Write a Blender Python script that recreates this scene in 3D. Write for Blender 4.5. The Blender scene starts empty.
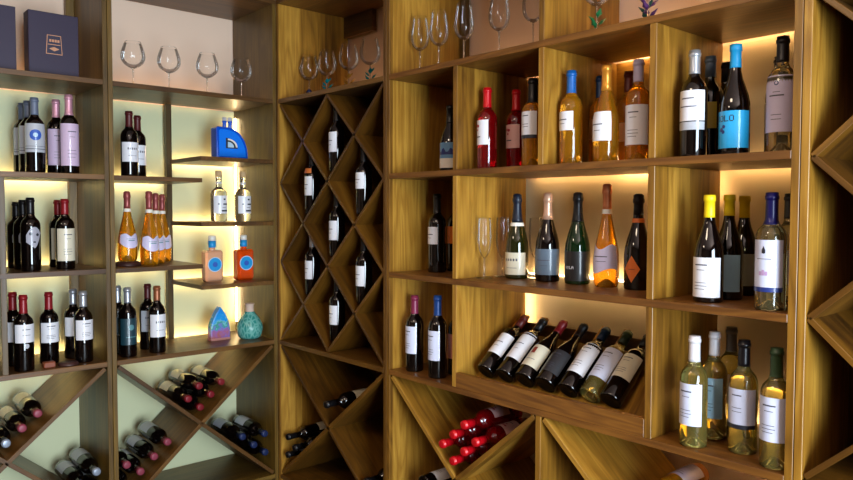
import bpy, math, random
from mathutils import Matrix, Vector

# ------------------------------------------------------------------ camera, world, lights, exposure
scene = bpy.context.scene
col = scene.collection
EYE = Vector((3.2603, -1.8614, 1.62))
FPX, PITCH, ROLL, YAW = 718.86, .0416, .0023, .7237
cam = bpy.data.cameras.new('camera'); cam.sensor_width = 36; cam.lens = FPX / 853 * 36
cam.clip_start = .05; cam.clip_end = 60
cam_ob = bpy.data.objects.new('camera', cam); col.objects.link(cam_ob)
_R = Vector((math.sin(YAW), math.cos(YAW), 0)); _H = Vector((-math.cos(YAW), math.sin(YAW), 0)); _Z = Vector((0, 0, 1))
_F = _H * math.cos(PITCH) - _Z * math.sin(PITCH); _U = _H * math.sin(PITCH) + _Z * math.cos(PITCH)
_x = _R * math.cos(ROLL) + _U * math.sin(ROLL); _y = _U * math.cos(ROLL) - _R * math.sin(ROLL)
cam_ob.matrix_world = Matrix(((_x.x, _y.x, -_F.x, EYE.x), (_x.y, _y.y, -_F.y, EYE.y), (_x.z, _y.z, -_F.z, EYE.z), (0, 0, 0, 1)))
scene.camera = cam_ob

world = bpy.data.worlds.new('world'); scene.world = world; world.use_nodes = True
world.node_tree.nodes['Background'].inputs[0].default_value = (.75, .85, 1, 1)
world.node_tree.nodes['Background'].inputs[1].default_value = .5

def area(name, loc, target, sx, sy, power, color, spread=180):
    l = bpy.data.lights.new(name, 'AREA'); l.shape = 'RECTANGLE'; l.size = sx; l.size_y = sy
    l.energy = power; l.color = color; l.spread = math.radians(spread)
    o = bpy.data.objects.new(name, l); col.objects.link(o); o.location = loc
    o.rotation_euler = (Vector(target) - Vector(loc)).to_track_quat('-Z', 'Y').to_euler()
    return o
# daylight through the tall glazed door opening in the right-hand wall, plus added, unseen warm fill lights under the ceiling
area('door_daylight', (5.06, -1.5, 1.22), (0, -1.5, 1.22), 1.4, 2.3, 165, (.74, .88, 1.0))
area('overhead_fill', (2.2, -1.7, 2.74), (2.2, -1.7, 0), .5, .5, 11, (1.0, .80, .58))
area('overhead_fill', (1.2, -3.2, 2.74), (1.2, -3.2, 0), .5, .5, 11, (1.0, .80, .58))
LED_POWER = 18.0

scene.view_settings.view_transform = 'Standard'; scene.view_settings.look = 'None'
scene.view_settings.gamma = 1; scene.view_settings.use_curve_mapping = False
scene.view_settings.exposure = .68
cy = scene.cycles
cy.use_denoising = True
cy.max_bounces = 8; cy.diffuse_bounces = 4; cy.glossy_bounces = 4; cy.transmission_bounces = 8; cy.transparent_max_bounces = 16
cy.caustics_reflective = False; cy.caustics_refractive = False
cy.sample_clamp_indirect = 6; cy.blur_glossy = 0.5

# ------------------------------------------------------------------ materials
def lin(c):
    return tuple(((v / 255) / 12.92 if v / 255 <= .04045 else ((v / 255 + .055) / 1.055) ** 2.4) for v in c) + (1,)

def new_mat(name):
    m = bpy.data.materials.new(name); m.use_nodes = True
    return m, m.node_tree, m.node_tree.nodes['Principled BSDF']

def flat(name, rgb, rough=.5, metal=0, trans=0, coat=0, ior=1.5, spec=None, var=.0, scale=60):
    m, nt, p = new_mat(name)
    c = lin(rgb)
    p.inputs['Base Color'].default_value = c
    p.inputs['Roughness'].default_value = rough; p.inputs['Metallic'].default_value = metal
    p.inputs['Transmission Weight'].default_value = trans; p.inputs['Coat Weight'].default_value = coat
    p.inputs['Coat Roughness'].default_value = .05
    p.inputs['IOR'].default_value = ior
    if var:
        tc = nt.nodes.new('ShaderNodeTexCoord'); n = nt.nodes.new('ShaderNodeTexNoise'); n.inputs['Scale'].default_value = scale
        r = nt.nodes.new('ShaderNodeMix'); r.data_type = 'RGBA'
        r.inputs['A'].default_value = tuple(v * (1 - var) for v in c[:3]) + (1,); r.inputs['B'].default_value = tuple(min(1, v * (1 + var)) for v in c[:3]) + (1,)
        nt.links.new(tc.outputs['Object'], n.inputs['Vector']); nt.links.new(n.outputs['Fac'], r.inputs['Factor'])
        nt.links.new(r.outputs['Result'], p.inputs['Base Color'])
    return m

def wood(name, dark, mid, light, rough=.38, plank=.125):
    """Stained pine: grain runs along each board's own X, glued planks side by side across its Y."""
    m, nt, p = new_mat(name); N = nt.nodes.new; L = nt.links.new
    tc = N('ShaderNodeTexCoord'); oi = N('ShaderNodeObjectInfo')
    sep = N('ShaderNodeSeparateXYZ'); L(tc.outputs['Object'], sep.inputs[0])
    def math_(op, a, b=None, c=None):
        n = N('ShaderNodeMath'); n.operation = op
        for k, v in enumerate((a, b, c)):
            if v is None: continue
            if isinstance(v, (int, float)): n.inputs[k].default_value = v
            else: L(v, n.inputs[k])
        return n.outputs[0]
    ro = math_('MULTIPLY', oi.outputs['Random'], 37.0)
    yy = math_('ADD', sep.outputs['Y'], math_('MULTIPLY', oi.outputs['Random'], .3))
    pi_ = math_('FLOOR', math_('DIVIDE', yy, plank))
    pid = math_('ADD', math_('MULTIPLY', pi_, 7.31), ro)
    wn = N('ShaderNodeTexWhiteNoise'); wn.noise_dimensions = '1D'; L(pid, wn.inputs['W'])
    # stretched coordinates
    cb = N('ShaderNodeCombineXYZ'); L(math_('ADD', math_('MULTIPLY', sep.outputs['X'], 1.0), math_('MULTIPLY', pid, 3.7)), cb.inputs[0])
    L(math_('ADD', math_('MULTIPLY', sep.outputs['Y'], 9.0), pid), cb.inputs[1]); L(math_('MULTIPLY', sep.outputs['Z'], 9.0), cb.inputs[2])
    n1 = N('ShaderNodeTexNoise'); n1.inputs['Scale'].default_value = 1.6; n1.inputs['Detail'].default_value = 2; n1.inputs['Distortion'].default_value = .6
    L(cb.outputs[0], n1.inputs['Vector'])
    rings = math_('FRACT', math_('MULTIPLY', n1.outputs['Fac'], 5.0))
    rings = math_('ABSOLUTE', math_('SUBTRACT', rings, .5))          # 0..0.5 contour lines = cathedral grain
    cb2 = N('ShaderNodeCombineXYZ'); L(math_('MULTIPLY', sep.outputs['X'], 3.0), cb2.inputs[0]); L(math_('MULTIPLY', sep.outputs['Y'], 120.0), cb2.inputs[1]); L(math_('MULTIPLY', sep.outputs['Z'], 120.0), cb2.inputs[2])
    n2 = N('ShaderNodeTexNoise'); n2.inputs['Scale'].default_value = 1; n2.inputs['Detail'].default_value = 3; L(cb2.outputs[0], n2.inputs['Vector'])
    n3 = N('ShaderNodeTexNoise'); n3.inputs['Scale'].default_value = 5; n3.inputs['Detail'].default_value = 2; L(tc.outputs['Object'], n3.inputs['Vector'])
    f = math_('ADD', math_('MULTIPLY', rings, .42), math_('MULTIPLY', n2.outputs['Fac'], .35))
    f = math_('ADD', f, math_('MULTIPLY', wn.outputs['Value'], .40))
    f = math_('ADD', f, math_('MULTIPLY', n3.outputs['Fac'], .35))
    f = math_('SUBTRACT', f, .20)
    cr = N('ShaderNodeValToRGB'); L(f, cr.inputs[0])
    e = cr.color_ramp.elements
    e[0].position = .08; e[0].color = lin(dark); e[1].position = .9; e[1].color = lin(light)
    k = e.new(.45); k.color = lin(mid)
    L(cr.outputs[0], p.inputs['Base Color'])
    p.inputs['Roughness'].default_value = rough
    bp = N('ShaderNodeBump'); bp.inputs['Strength'].default_value = .15; bp.inputs['Distance'].default_value = .002
    L(n2.outputs['Fac'], bp.inputs['Height']); L(bp.outputs[0], p.inputs['Normal'])
    return m

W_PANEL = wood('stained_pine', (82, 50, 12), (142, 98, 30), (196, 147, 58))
W_SHELF = wood('shaded_pine_shelf', (56, 34, 12), (92, 60, 22), (134, 92, 38))  # darkened: shade on the shelf tops is put into the colour
W_WARM = wood('stained_pine_warm', (58, 33, 12), (102, 62, 22), (150, 98, 36))  # right-hand shelves, likewise darkened for the shade on their tops
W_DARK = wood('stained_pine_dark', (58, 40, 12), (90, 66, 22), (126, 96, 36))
W_SHADED = wood('shaded_stained_pine', (52, 30, 6), (90, 56, 12), (126, 84, 24))  # same pine, darker: the dim light in the corner is in the colour
M = {}
def thin_glass(name, tint, refl=.10):
    m = bpy.data.materials.new(name); m.use_nodes = True; nt = m.node_tree; nt.nodes.clear(); N = nt.nodes.new
    o = N('ShaderNodeOutputMaterial'); t = N('ShaderNodeBsdfTransparent'); g = N('ShaderNodeBsdfGlossy'); g.inputs['Roughness'].default_value = .07
    t.inputs[0].default_value = tint
    fr = N('ShaderNodeLayerWeight'); fr.inputs[0].default_value = .28
    mx = N('ShaderNodeMixShader'); ml = N('ShaderNodeMath'); ml.operation = 'MULTIPLY'; ml.inputs[1].default_value = .8; nt.links.new(fr.outputs['Fresnel'], ml.inputs[0]); nt.links.new(ml.outputs[0], mx.inputs[0]); nt.links.new(t.outputs[0], mx.inputs[1]); nt.links.new(g.outputs[0], mx.inputs[2])
    nt.links.new(mx.outputs[0], o.inputs[0]); return m
M['glassware'] = thin_glass('clear_stemware_glass', (.985, .985, .98, 1))
# bottle glass with wine in it
M['dark'] = flat('dark_wine_glass', (6, 3, 3), .03, ior=1.5, coat=.35)
M['olive'] = flat('olive_glass', (34, 36, 8), .04, trans=.25, coat=.4)
M['green'] = flat('green_glass', (6, 44, 18), .04, trans=.3, coat=.4)
M['red'] = flat('red_wine_glass', (176, 8, 18), .04, trans=.78, coat=.3)
M['amber'] = flat('amber_wine_glass', (255, 172, 34), .04, trans=.82)
M['clear'] = flat('white_wine_glass', (238, 218, 150), .03, trans=.95)
M['pale'] = flat('straw_wine_glass', (236, 220, 118), .03, trans=.93)
for n, c, r, me in [('black', (18, 16, 18), .35, .2), ('blackcap', (20, 17, 20), .3, .2), ('redcap', (196, 10, 24), .3, .1), ('redcap2', (134, 20, 28), .35, .1),
    ('bluecap', (14, 88, 160), .35, .1), ('bluecap2', (18, 62, 128), .35, .1), ('navycap', (14, 52, 92), .35, .1), ('goldcap', (226, 150, 50), .3, .5), ('maroon', (92, 24, 18), .4, .1),
    ('lilaccap', (188, 182, 214), .45, 0), ('silver', (176, 178, 184), .3, .6), ('bluegrey', (92, 112, 138), .35, .3), ('blacksilver', (40, 42, 50), .3, .3),
    ('turq', (32, 166, 226), .45, 0), ('navyfoil', (8, 22, 42), .4, .1), ('rosefoil', (222, 176, 146), .35, .5), ('blackfoil', (18, 18, 22), .35, .3), ('orangefoil', (214, 130, 84), .35, .5),
    ('yellow', (238, 208, 20), .45, 0), ('cobalt', (14, 14, 78), .3, .1), ('plum', (122, 34, 66), .4, .1), ('whitecap', (214, 210, 214), .4, .1), ('greycap', (116, 122, 136), .35, .3),
    ('greencap', (44, 66, 38), .4, .1), ('slate', (98, 108, 128), .45, .1), ('pinkcap', (206, 150, 168), .35, .4), ('darkred', (78, 22, 24), .4, .1), ('rosecap', (150, 70, 66), .35, .3),
    ('coppercap', (150, 88, 54), .35, .4), ('bluetip', (24, 38, 78), .4, .1), ('redtip', (120, 24, 34), .35, .1), ('silvertip', (150, 160, 176), .3, .4), ('pinktip', (132, 52, 68), .4, .1)]:
    M[n] = flat('foil_' + n, c, r, me)
for n, c in [('white', (226, 226, 232)), ('pinkish', (226, 176, 172)), ('peach', (236, 170, 110)), ('cream', (214, 206, 182)), ('yellow_label', (216, 190, 70)), ('lilac', (206, 198, 226)),
    ('lake', (92, 142, 186)), ('orange', (222, 112, 34)), ('palelilac', (206, 210, 232)), ('paleblue', (156, 196, 214)), ('palegreen', (176, 184, 160)), ('silverblue', (88, 104, 120)),
    ('blacklab', (14, 14, 16)), ('salmon', (214, 136, 122)), ('greylab', (176, 180, 188)), ('pinklilac', (202, 178, 204)), ('darklab', (24, 20, 26)), ('tealart', (18, 52, 62)),
    ('turq_label', (26, 166, 224)), ('ink', (70, 70, 84)), ('darkink', (22, 26, 40)), ('blueseal', (40, 86, 178)), ('rednote', (176, 30, 52)), ('navyink', (24, 44, 112)),
    ('charcoal', (40, 40, 44)), ('sealpink', (184, 150, 190)), ('white_paint', (160, 160, 172)), ('maroonprint', (140, 50, 40)), ('paletag', (232, 226, 214)), ('skyprint', (176, 206, 226)), ('tealprint', (84, 132, 138)), ('orangetag', (196, 104, 40))]:
    M[n] = flat('paper_' + n, c, .5, var=.04, scale=90, coat=.5)
LABMAT = {'yellow': 'yellow_label', 'turq': 'turq_label'}

# ------------------------------------------------------------------ mesh helpers
def mesh(name, verts, faces, smooth=False):
    me = bpy.data.meshes.new(name); me.from_pydata([tuple(v) for v in verts], [], faces); me.update()
    if smooth: me.polygons.foreach_set('use_smooth', [True] * len(me.polygons))
    return me

def link(name, me, mat, parent=None, loc=(0, 0, 0), rot=None):
    o = bpy.data.objects.new(name, me); col.objects.link(o)
    if me is not None and mat is not None and not me.materials: me.materials.append(mat)
    elif me is not None and mat is not None and me.materials[0] != mat:
        o.material_slots[0].link = 'OBJECT'; o.material_slots[0].material = mat
    o.parent = parent; o.location = loc
    if rot is not None: o.rotation_euler = rot
    return o

def empty(name, loc, label, cat, group=None, rot=None):
    o = bpy.data.objects.new(name, None); col.objects.link(o); o.location = loc; o.empty_display_size = .05
    if rot is not None: o.rotation_euler = rot
    o['label'] = label; o['category'] = cat
    if group: o['group'] = group
    return o

def tag(o, label, cat, group=None):
    o['label'] = label; o['category'] = cat
    if group: o['group'] = group
    return o

def box_verts(x0, x1, y0, y1, z0, z1):
    return ([(x0, y0, z0), (x1, y0, z0), (x1, y1, z0), (x0, y1, z0), (x0, y0, z1), (x1, y0, z1), (x1, y1, z1), (x0, y1, z1)],
            [(0, 3, 2, 1), (4, 5, 6, 7), (0, 1, 5, 4), (1, 2, 6, 5), (2, 3, 7, 6), (3, 0, 4, 7)])

def bev_box(lx, ly, lz, b=.0012):
    """box centred on the origin with softened edges"""
    x, y, z = lx / 2, ly / 2, lz / 2; b = min(b, x * .4, y * .4, z * .4)
    import bmesh
    bm = bmesh.new(); v, f = box_verts(-x, x, -y, y, -z, z)
    vs = [bm.verts.new(q) for q in v]
    for q in f: bm.faces.new([vs[i] for i in q])
    bmesh.ops.bevel(bm, geom=list(bm.edges), offset=b, segments=1, affect='EDGES')
    me = bpy.data.meshes.new('board'); bm.to_mesh(me); bm.free(); return me

def board(name, parent, x0, x1, y0, y1, z0, z1, mat=None, bevel=.0012, grain=None):
    """axis-aligned board given by world extents; grain along its longest side"""
    d = [x1 - x0, y1 - y0, z1 - z0]; c = Vector(((x0 + x1) / 2, (y0 + y1) / 2, (z0 + z1) / 2))
    order = sorted(range(3), key=lambda k: -d[k])
    if grain is not None and order[2] != grain: order = [grain] + [k for k in order if k != grain]
    a, w, t = order
    m = Matrix.Identity(3); ax = [Vector([1 if k == q else 0 for k in range(3)]) for q in (a, w, t)]
    if ax[0].cross(ax[1]).dot(ax[2]) < 0: ax[2] = -ax[2]
    m = Matrix((ax[0], ax[1], ax[2])).transposed()
    o = link(name, bev_box(d[a], d[w], d[t], bevel), mat or W_PANEL, parent)
    base = parent.location if parent is not None else Vector((0, 0, 0))
    o.matrix_local = Matrix.Translation(c - base) @ m.to_4x4()
    return o

def lean_board(name, parent, p, q, across, width, thick, mat=None):
    """board whose length runs p->q, its width along the axis 'across' starting at p"""
    p = Vector(p); q = Vector(q); ac = Vector(across).normalized(); L = (q - p).length; u = (q - p).normalized(); n = u.cross(ac)
    m = Matrix((u, ac, n)).transposed()
    o = link(name, bev_box(L, width, thick), mat or W_PANEL, parent)
    c = (p + q) / 2 + ac * width / 2
    o.matrix_local = Matrix.Translation(c - parent.location) @ m.to_4x4()
    return o

def lathe(profile, n=32):
    """profile: (z, r) from the bottom; r = 0 closes an end"""
    vs = []; fs = []; rings = []
    for z, r in profile:
        if r <= 1e-6: rings.append([len(vs)]); vs.append((0, 0, z))
        else:
            rings.append(list(range(len(vs), len(vs) + n)))
            vs += [(r * math.cos(2 * math.pi * k / n), r * math.sin(2 * math.pi * k / n), z) for k in range(n)]
    for a, b_ in zip(rings, rings[1:]):
        for k in range(n):
            k2 = (k + 1) % n
            if len(a) == 1 and len(b_) == 1: continue
            if len(a) == 1: fs.append((a[0], b_[k2], b_[k]))
            elif len(b_) == 1: fs.append((a[k], a[k2], b_[0]))
            else: fs.append((a[k], a[k2], b_[k2], b_[k]))
    return mesh('lathe', vs, fs, True)

def smooth_profile(pts, sub=4):
    out = []
    for i in range(len(pts) - 1):
        p0 = pts[max(i - 1, 0)]; p1 = pts[i]; p2 = pts[i + 1]; p3 = pts[min(i + 2, len(pts) - 1)]
        for s in range(sub):
            t = s / sub
            out.append(tuple(.5 * ((2 * p1[k]) + (-p0[k] + p2[k]) * t + (2 * p0[k] - 5 * p1[k] + 4 * p2[k] - p3[k]) * t * t + (-p0[k] + 3 * p1[k] - 3 * p2[k] + p3[k]) * t ** 3) for k in (0, 1)))
    out.append(pts[-1]); return out

PROF = {
 'bord': [(.0, .90), (.006, .97), (.02, 1), (.30, 1), (.60, 1), (.645, .97), (.685, .86), (.712, .69), (.735, .52), (.765, .42), (.80, .395), (.93, .385), (.942, .39), (.944, .44), (.972, .44), (.975, .40), (1, .39)],
 'burg': [(.0, .90), (.006, .97), (.02, 1), (.25, 1), (.42, 1), (.48, .97), (.55, .86), (.62, .69), (.69, .50), (.76, .385), (.82, .35), (.94, .335), (.943, .39), (.975, .39), (1, .36)],
 'champ': [(.0, .88), (.006, .96), (.02, 1), (.2, 1), (.36, 1), (.44, .95), (.53, .80), (.62, .60), (.70, .44), (.78, .36), (.86, .33), (.90, .34), (.91, .40), (.94, .40), (.955, .36), (.985, .36), (1, .22)],
 'cone': [(.0, .82), (.006, .88), (.04, .96), (.10, 1), (.24, 1), (.34, .94), (.44, .81), (.55, .62), (.65, .45), (.73, .345), (.80, .31), (.90, .31), (.91, .36), (.94, .36), (.955, .33), (.985, .33), (1, .22)],
 'prov': [(.0, .88), (.006, .96), (.02, 1), (.2, 1), (.42, 1), (.50, .93), (.58, .76), (.66, .56), (.73, .42), (.80, .36), (.94, .34), (.943, .38), (.975, .38), (1, .35)],
}
RAD = dict(bord=.0375, burg=.0405, champ=.044, cone=.043, prov=.041)
_cache = {}
def prof_r(kind, t):
    P = PROF[kind]
    for (a, ra), (b_, rb) in zip(P, P[1:]):
        if a <= t <= b_: return ra + (rb - ra) * (t - a) / (b_ - a)
    return P[-1][1]

def body_mesh(kind, H, punt):
    k = ('b', kind, round(H, 3), punt)
    if k not in _cache:
        R = RAD[kind]; p = [(z * H, r * R) for z, r in PROF[kind]]
        lo = [(.030, 0), (.026, .008), (.010, R * .5), (.001, R * .72)] if punt else [(.006, 0), (.004, R * .5), (.0, R * .75)]
        _cache[k] = lathe(lo + p + [(H, 0)])
    return _cache[k]

def capsule_mesh(kind, H, frac):
    k = ('c', kind, round(H, 3), frac)
    if k not in _cache:
        R = RAD[kind]; z0 = 1 - frac
        pts = [(z0, prof_r(kind, z0))] + [(z, r) for z, r in PROF[kind] if z > z0]
        e = .0009
        prof = [(pts[0][0] * H, pts[0][1] * R - .001)] + [(z * H, r * R + e) for z, r in pts] + [(H + e, pts[-1][1] * R * .8), (H + e, 0)]
        _cache[k] = lathe(prof, 24)
    return _cache[k]

def wrap(rf, cols, rows=1, thick=0):
    """columns (arc angle, lo, hi) wrapped on a surface of revolution of radius rf(z); angle 0 faces local -Y"""
    vs = []; fs = []
    for a, lo, hi in cols:
        for j in range(rows + 1):
            z = lo + (hi - lo) * j / rows; r = rf(z)
            vs.append((r * math.sin(a), -r * math.cos(a), z))
    m = rows + 1
    for i in range(len(cols) - 1):
        for j in range(rows): fs.append((i * m + j, (i + 1) * m + j, (i + 1) * m + j + 1, i * m + j + 1))
    return vs, fs

def rect_cols(a0, a1, z0, z1, n=None):
    n = n or max(2, int(abs(a1 - a0) / .12))
    return [(a0 + (a1 - a0) * k / n, z0, z1) for k in range(n + 1)]

FONT = {'K': ('10001','10010','10100','11000','10100','10010','10001'), 'O': ('01110','10001','10001','10001','10001','10001','01110'), 'L': ('10000','10000','10000','10000','10000','10000','11111'),
 'N': ('10001','11001','11001','10101','10011','10011','10001'), 'Y': ('10001','10001','01010','00100','00100','00100','00100'), 'A': ('01110','10001','10001','11111','10001','10001','10001'),
 'T': ('11111','00100','00100','00100','00100','00100','00100'), 'R': ('11110','10001','10001','11110','10100','10010','10001'), 'I': ('111','010','010','010','010','010','111'), 'V': ('10001','10001','10001','10001','01010','01010','00100'), 'E': ('11111','10000','10000','11110','10000','10000','11111')}

def letters(rf, word, a_mid, z_mid, h, R):
    """block lettering wrapped on the bottle"""
    px = h / 7; adv = sum(len(FONT[c][0]) + 1 for c in word) - 1
    vs = []; fs = []; x = -adv * px / 2
    for c in word:
        g = FONT[c]
        for r, line in enumerate(g):
            for k, ch in enumerate(line):
                if ch == '1':
                    a0 = a_mid + (x + k * px) / R; a1 = a0 + px / R; zt = z_mid + h / 2 - r * px
                    v, f = wrap(rf, [(a0, zt - px, zt), (a1, zt - px, zt)]); o = len(vs); vs += v; fs += [tuple(i + o for i in q) for q in f]
        x += (len(g[0]) + 1) * px
    return vs, fs

def merge(parts):
    vs = []; fs = []
    for v, f in parts:
        o = len(vs); vs += v; fs += [tuple(i + o for i in q) for q in f]
    return vs, fs

def disc_cols(a, z, r, R, n=12):
    out = []
    for k in range(n + 1):
        t = -1 + 2 * k / n; h = math.sqrt(max(0, 1 - t * t)) * r
        out.append((a + t * r / R, z - h, z + h + 1e-5))
    return out

def bottle(kind, H, glass, cap, cf, lab, lc, face, ha, pr, loc, rot, label, group=None, cat='bottle', name='wine_bottle'):
    H = round(H, 3); R = RAD[kind]
    root = empty(name, loc, label, cat, group, rot)
    trans = glass in ('clear', 'pale', 'amber')
    link('glass_body', body_mesh(kind, H, trans), M[glass], root)
    link('capsule', capsule_mesh(kind, H, cf), M[cap], root)
    if lab is None: return root
    z0, z1 = lab[0] * H, lab[1] * H; a = math.radians(face); h = math.radians(ha)
    rf = lambda z: prof_r(kind, z / H) * R + .0007
    rf2 = lambda z: prof_r(kind, z / H) * R + .0013
    rf3 = lambda z: prof_r(kind, z / H) * R + .0018
    lm = M[LABMAT.get(lc, lc)]
    rows = 6
    zm = (z0 + z1) / 2; hh = z1 - z0
    if pr == 'diamond':
        n = 12; cols = [(a - h + 2 * h * k / n, zm - (hh / 2) * (1 - abs(2 * k / n - 1)) - 1e-5, zm + (hh / 2) * (1 - abs(2 * k / n - 1)) + 1e-5) for k in range(n + 1)]
    elif pr == 'heart':
        n = 16; cols = []
        for k in range(n + 1):
            t = -1 + 2 * k / n; cols.append((a + h * t, z0 + hh * .42 * t * t * .9, z1 - hh * (.22 * (1 - min(1, abs(t) * 2.4)) + .12 * max(0, abs(t) - .6) * 2)))
    elif pr == 'curvy':
        n = 16; cols = []
        for k in range(n + 1):
            t = -1 + 2 * k / n; cols.append((a + h * t, z0 + hh * .10 * math.sin(3 * t), z1 - hh * .10 * (1 + math.sin(4 * t + 2.2))))
    elif pr == 'portrait':
        cols = None
    else: cols = rect_cols(a - h, a + h, z0, z1)
    if cols is None:
        # pale painted face: forehead, cheek and chin with dark eye
        n = 14; cols = []
        for k in range(n + 1):
            t = -1 + 2 * k / n
            cols.append((a + .85 * t, z0 + hh * (.05 + .75 * max(0, t) ** 1.5 + .25 * max(0, -t)), z1 - hh * (.05 + .35 * t * t)))
        L_ = link('label', mesh('portrait_label', *wrap(rf, cols, 3)), M['white_paint'], root)
        for nm, g in (('painted_eye', wrap(rf2, disc_cols(a - .38, z0 + hh * .66, .0065, R))), ('painted_eye', wrap(rf2, disc_cols(a + .30, z0 + hh * .62, .006, R))), ('painted_mouth', wrap(rf2, rect_cols(a - .15, a + .1, z0 + hh * .28, z0 + hh * .34)))): link(nm, mesh('print', *g), M['darkink'], L_)
        return root
    L_ = link('label', mesh('label', *wrap(rf, cols, rows)), lm, root)
    def ink(geo, mat, nm='label_print'): return link(nm, mesh('print', *geo, smooth=False), M[mat], L_)
    def inks(geos, mat):
        for g in geos: ink(g, mat)
    def line(f, w0, w1, th=.0016): return wrap(rf2, rect_cols(a + w0, a + w1, z0 + hh * f, z0 + hh * f + th))
    if pr == 'lines': inks([line(.80, -.45, .45, .0035), line(.68, -.3, .3), line(.36, -.5, .4), line(.28, -.5, .45), line(.2, -.5, .3)], 'ink')
    elif pr == 'line': ink(line(.55, -.6, .5, .003), 'ink'); ink(line(.35, -.3, .3), 'ink')
    elif pr == 'letters': inks([line(.62, -.55 + k * .24, -.42 + k * .24, .009) for k in range(5)] + [line(.3, -.5, .5)], 'ink')
    elif pr == 'double':
        ink(line(.72, -.5, .5, .003), 'ink'); ink(line(.45, -.7, .7, .003), 'ink')
        link('lower_label', mesh('lower_label', *wrap(rf, rect_cols(a - h, a + h, z0 - .026, z0 - .003))), M['greylab'], root)
    elif pr == 'scene':
        ink(wrap(rf2, [(a - h + 2 * h * k / 10, z0 + hh * .52, z0 + hh * (.70 + .10 * math.sin(k * 1.7))) for k in range(11)]), 'navyink')
        ink(wrap(rf2, rect_cols(a - h, a + h, z0, z0 + hh * .38)), 'paletag')
    elif pr == 'cherry':
        inks([wrap(rf2, disc_cols(a - .35, z0 + hh * .78, .0055, R)), wrap(rf2, disc_cols(a - .05, z0 + hh * .76, .0055, R)), wrap(rf2, disc_cols(a - .18, z0 + hh * .6, .004, R))], 'rednote')
        ink(line(.30, -.45, .25, .004), 'ink')
    elif pr == 'blackband':
        link('label_band', mesh('band', *wrap(rf2, rect_cols(a - h, a + h, z0 - .004, z0 + .008))), M['darkink'], root)
        inks([line(.82, -.4, .3, .003), line(.5, -.4, .3), line(.4, -.4, .3)], 'ink')
    elif pr == 'kolo':
        ink(letters(rf2, 'KOLO', a - .42, z0 + hh * .80, .017, R), 'darkink')
        inks([wrap(rf2, disc_cols(a - .62, z0 + hh * .50, .006, R)), wrap(rf2, disc_cols(a - .42, z0 + hh * .58, .005, R)), wrap(rf2, disc_cols(a - .46, z0 + hh * .44, .005, R))], 'navyink')
    elif pr == 'nyla':
        ink(letters(rf2, 'NYLA', a - .30, z0 + hh * .45, .010, R), 'white')
    elif pr == 'ring':
        inks([wrap(rf2, disc_cols(a - .05, z0 + hh * .86, .006, R))], 'navyink'); ink(wrap(rf3, disc_cols(a - .05, z0 + hh * .86, .0035, R)), 'lilac')
        inks([line(.63, -.55, .45, .0035), line(.70, -.3, .2), line(.3, -.4, .3), line(.22, -.4, .3)], 'ink')
    elif pr == 'navyband':
        link('label_band', mesh('band', *wrap(rf2, rect_cols(a - h, a + h, z0 - .003, z0 + .009))), M['navyink'], root)
        ink(wrap(rf2, [(a - .12, z0 + hh * .74, z0 + hh * .80), (a, z0 + hh * .73, z0 + hh * .88), (a + .12, z0 + hh * .74, z0 + hh * .80)]), 'darkink')
        inks([wrap(rf2, rect_cols(a - .30 + q, a - .12 + q, z0 + hh * .30, z0 + hh * (.38 + .03 * (k % 2)))) for k, q in enumerate((0, .2, .4))], 'sealpink'); ink(line(.62, -.5, .5), 'ink')
    elif pr == 'seal':
        ink(wrap(rf2, disc_cols(a + .02, z0 + hh * .60, .0225, R, 20)), 'blueseal', 'seal'); ink(wrap(rf3, disc_cols(a + .02, z0 + hh * .60, .009, R)), 'skyprint')
        ink(line(.10, -h, h, .003), 'ink'); ink(line(.2, -h, h, .0016), 'ink')
    elif pr == 'emblem':
        ink(line(.7, -.4, .4, .003), 'ink'); ink(line(.4, -.4, .4), 'ink')
        link('lower_label', mesh('crest', *wrap(rf, disc_cols(a, z0 - .014, .010, R))), M['greylab'], root)
    elif pr == 'heart': ink(line(.62, -.5, .5, .002), 'tealprint'); ink(line(.50, -.3, .4, .004), 'tealprint')
    elif pr == 'curvy': ink(line(.52, -.8, .4, .003), 'ink'); ink(line(.35, -.6, .3), 'ink')
    elif pr == 'tealart':
        ink(wrap(rf2, disc_cols(a, z0 + hh * .66, .013, R)), 'tealprint'); ink(line(.28, -.6, .6, .004), 'tealprint')
    elif pr == 'redsquare': ink(wrap(rf2, rect_cols(a - .35, a + .1, z0 + hh * .58, z0 + hh * .86)), 'maroonprint'); ink(line(.3, -.5, .5, .002), 'ink')
    elif pr == 'diamond': ink(line(.48, -.25, .25, .002), 'maroonprint')
    return root

# ------------------------------------------------------------------ levels and the room
Z0, Z1, Z2, Z3, ZB, ZT = 2.178, 1.771, 1.362, .953, .255, 2.655
z0, z1, z2, z3 = Z0, Z1, Z2, Z3
T = .022
XA, XB, XC, XD, XE = .90, 1.311, 1.72, 2.131, 2.539
YP, YQ = -.82, -1.2323
YBK = .43; XBK = -.43            # face of the wall behind the shelves

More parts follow.
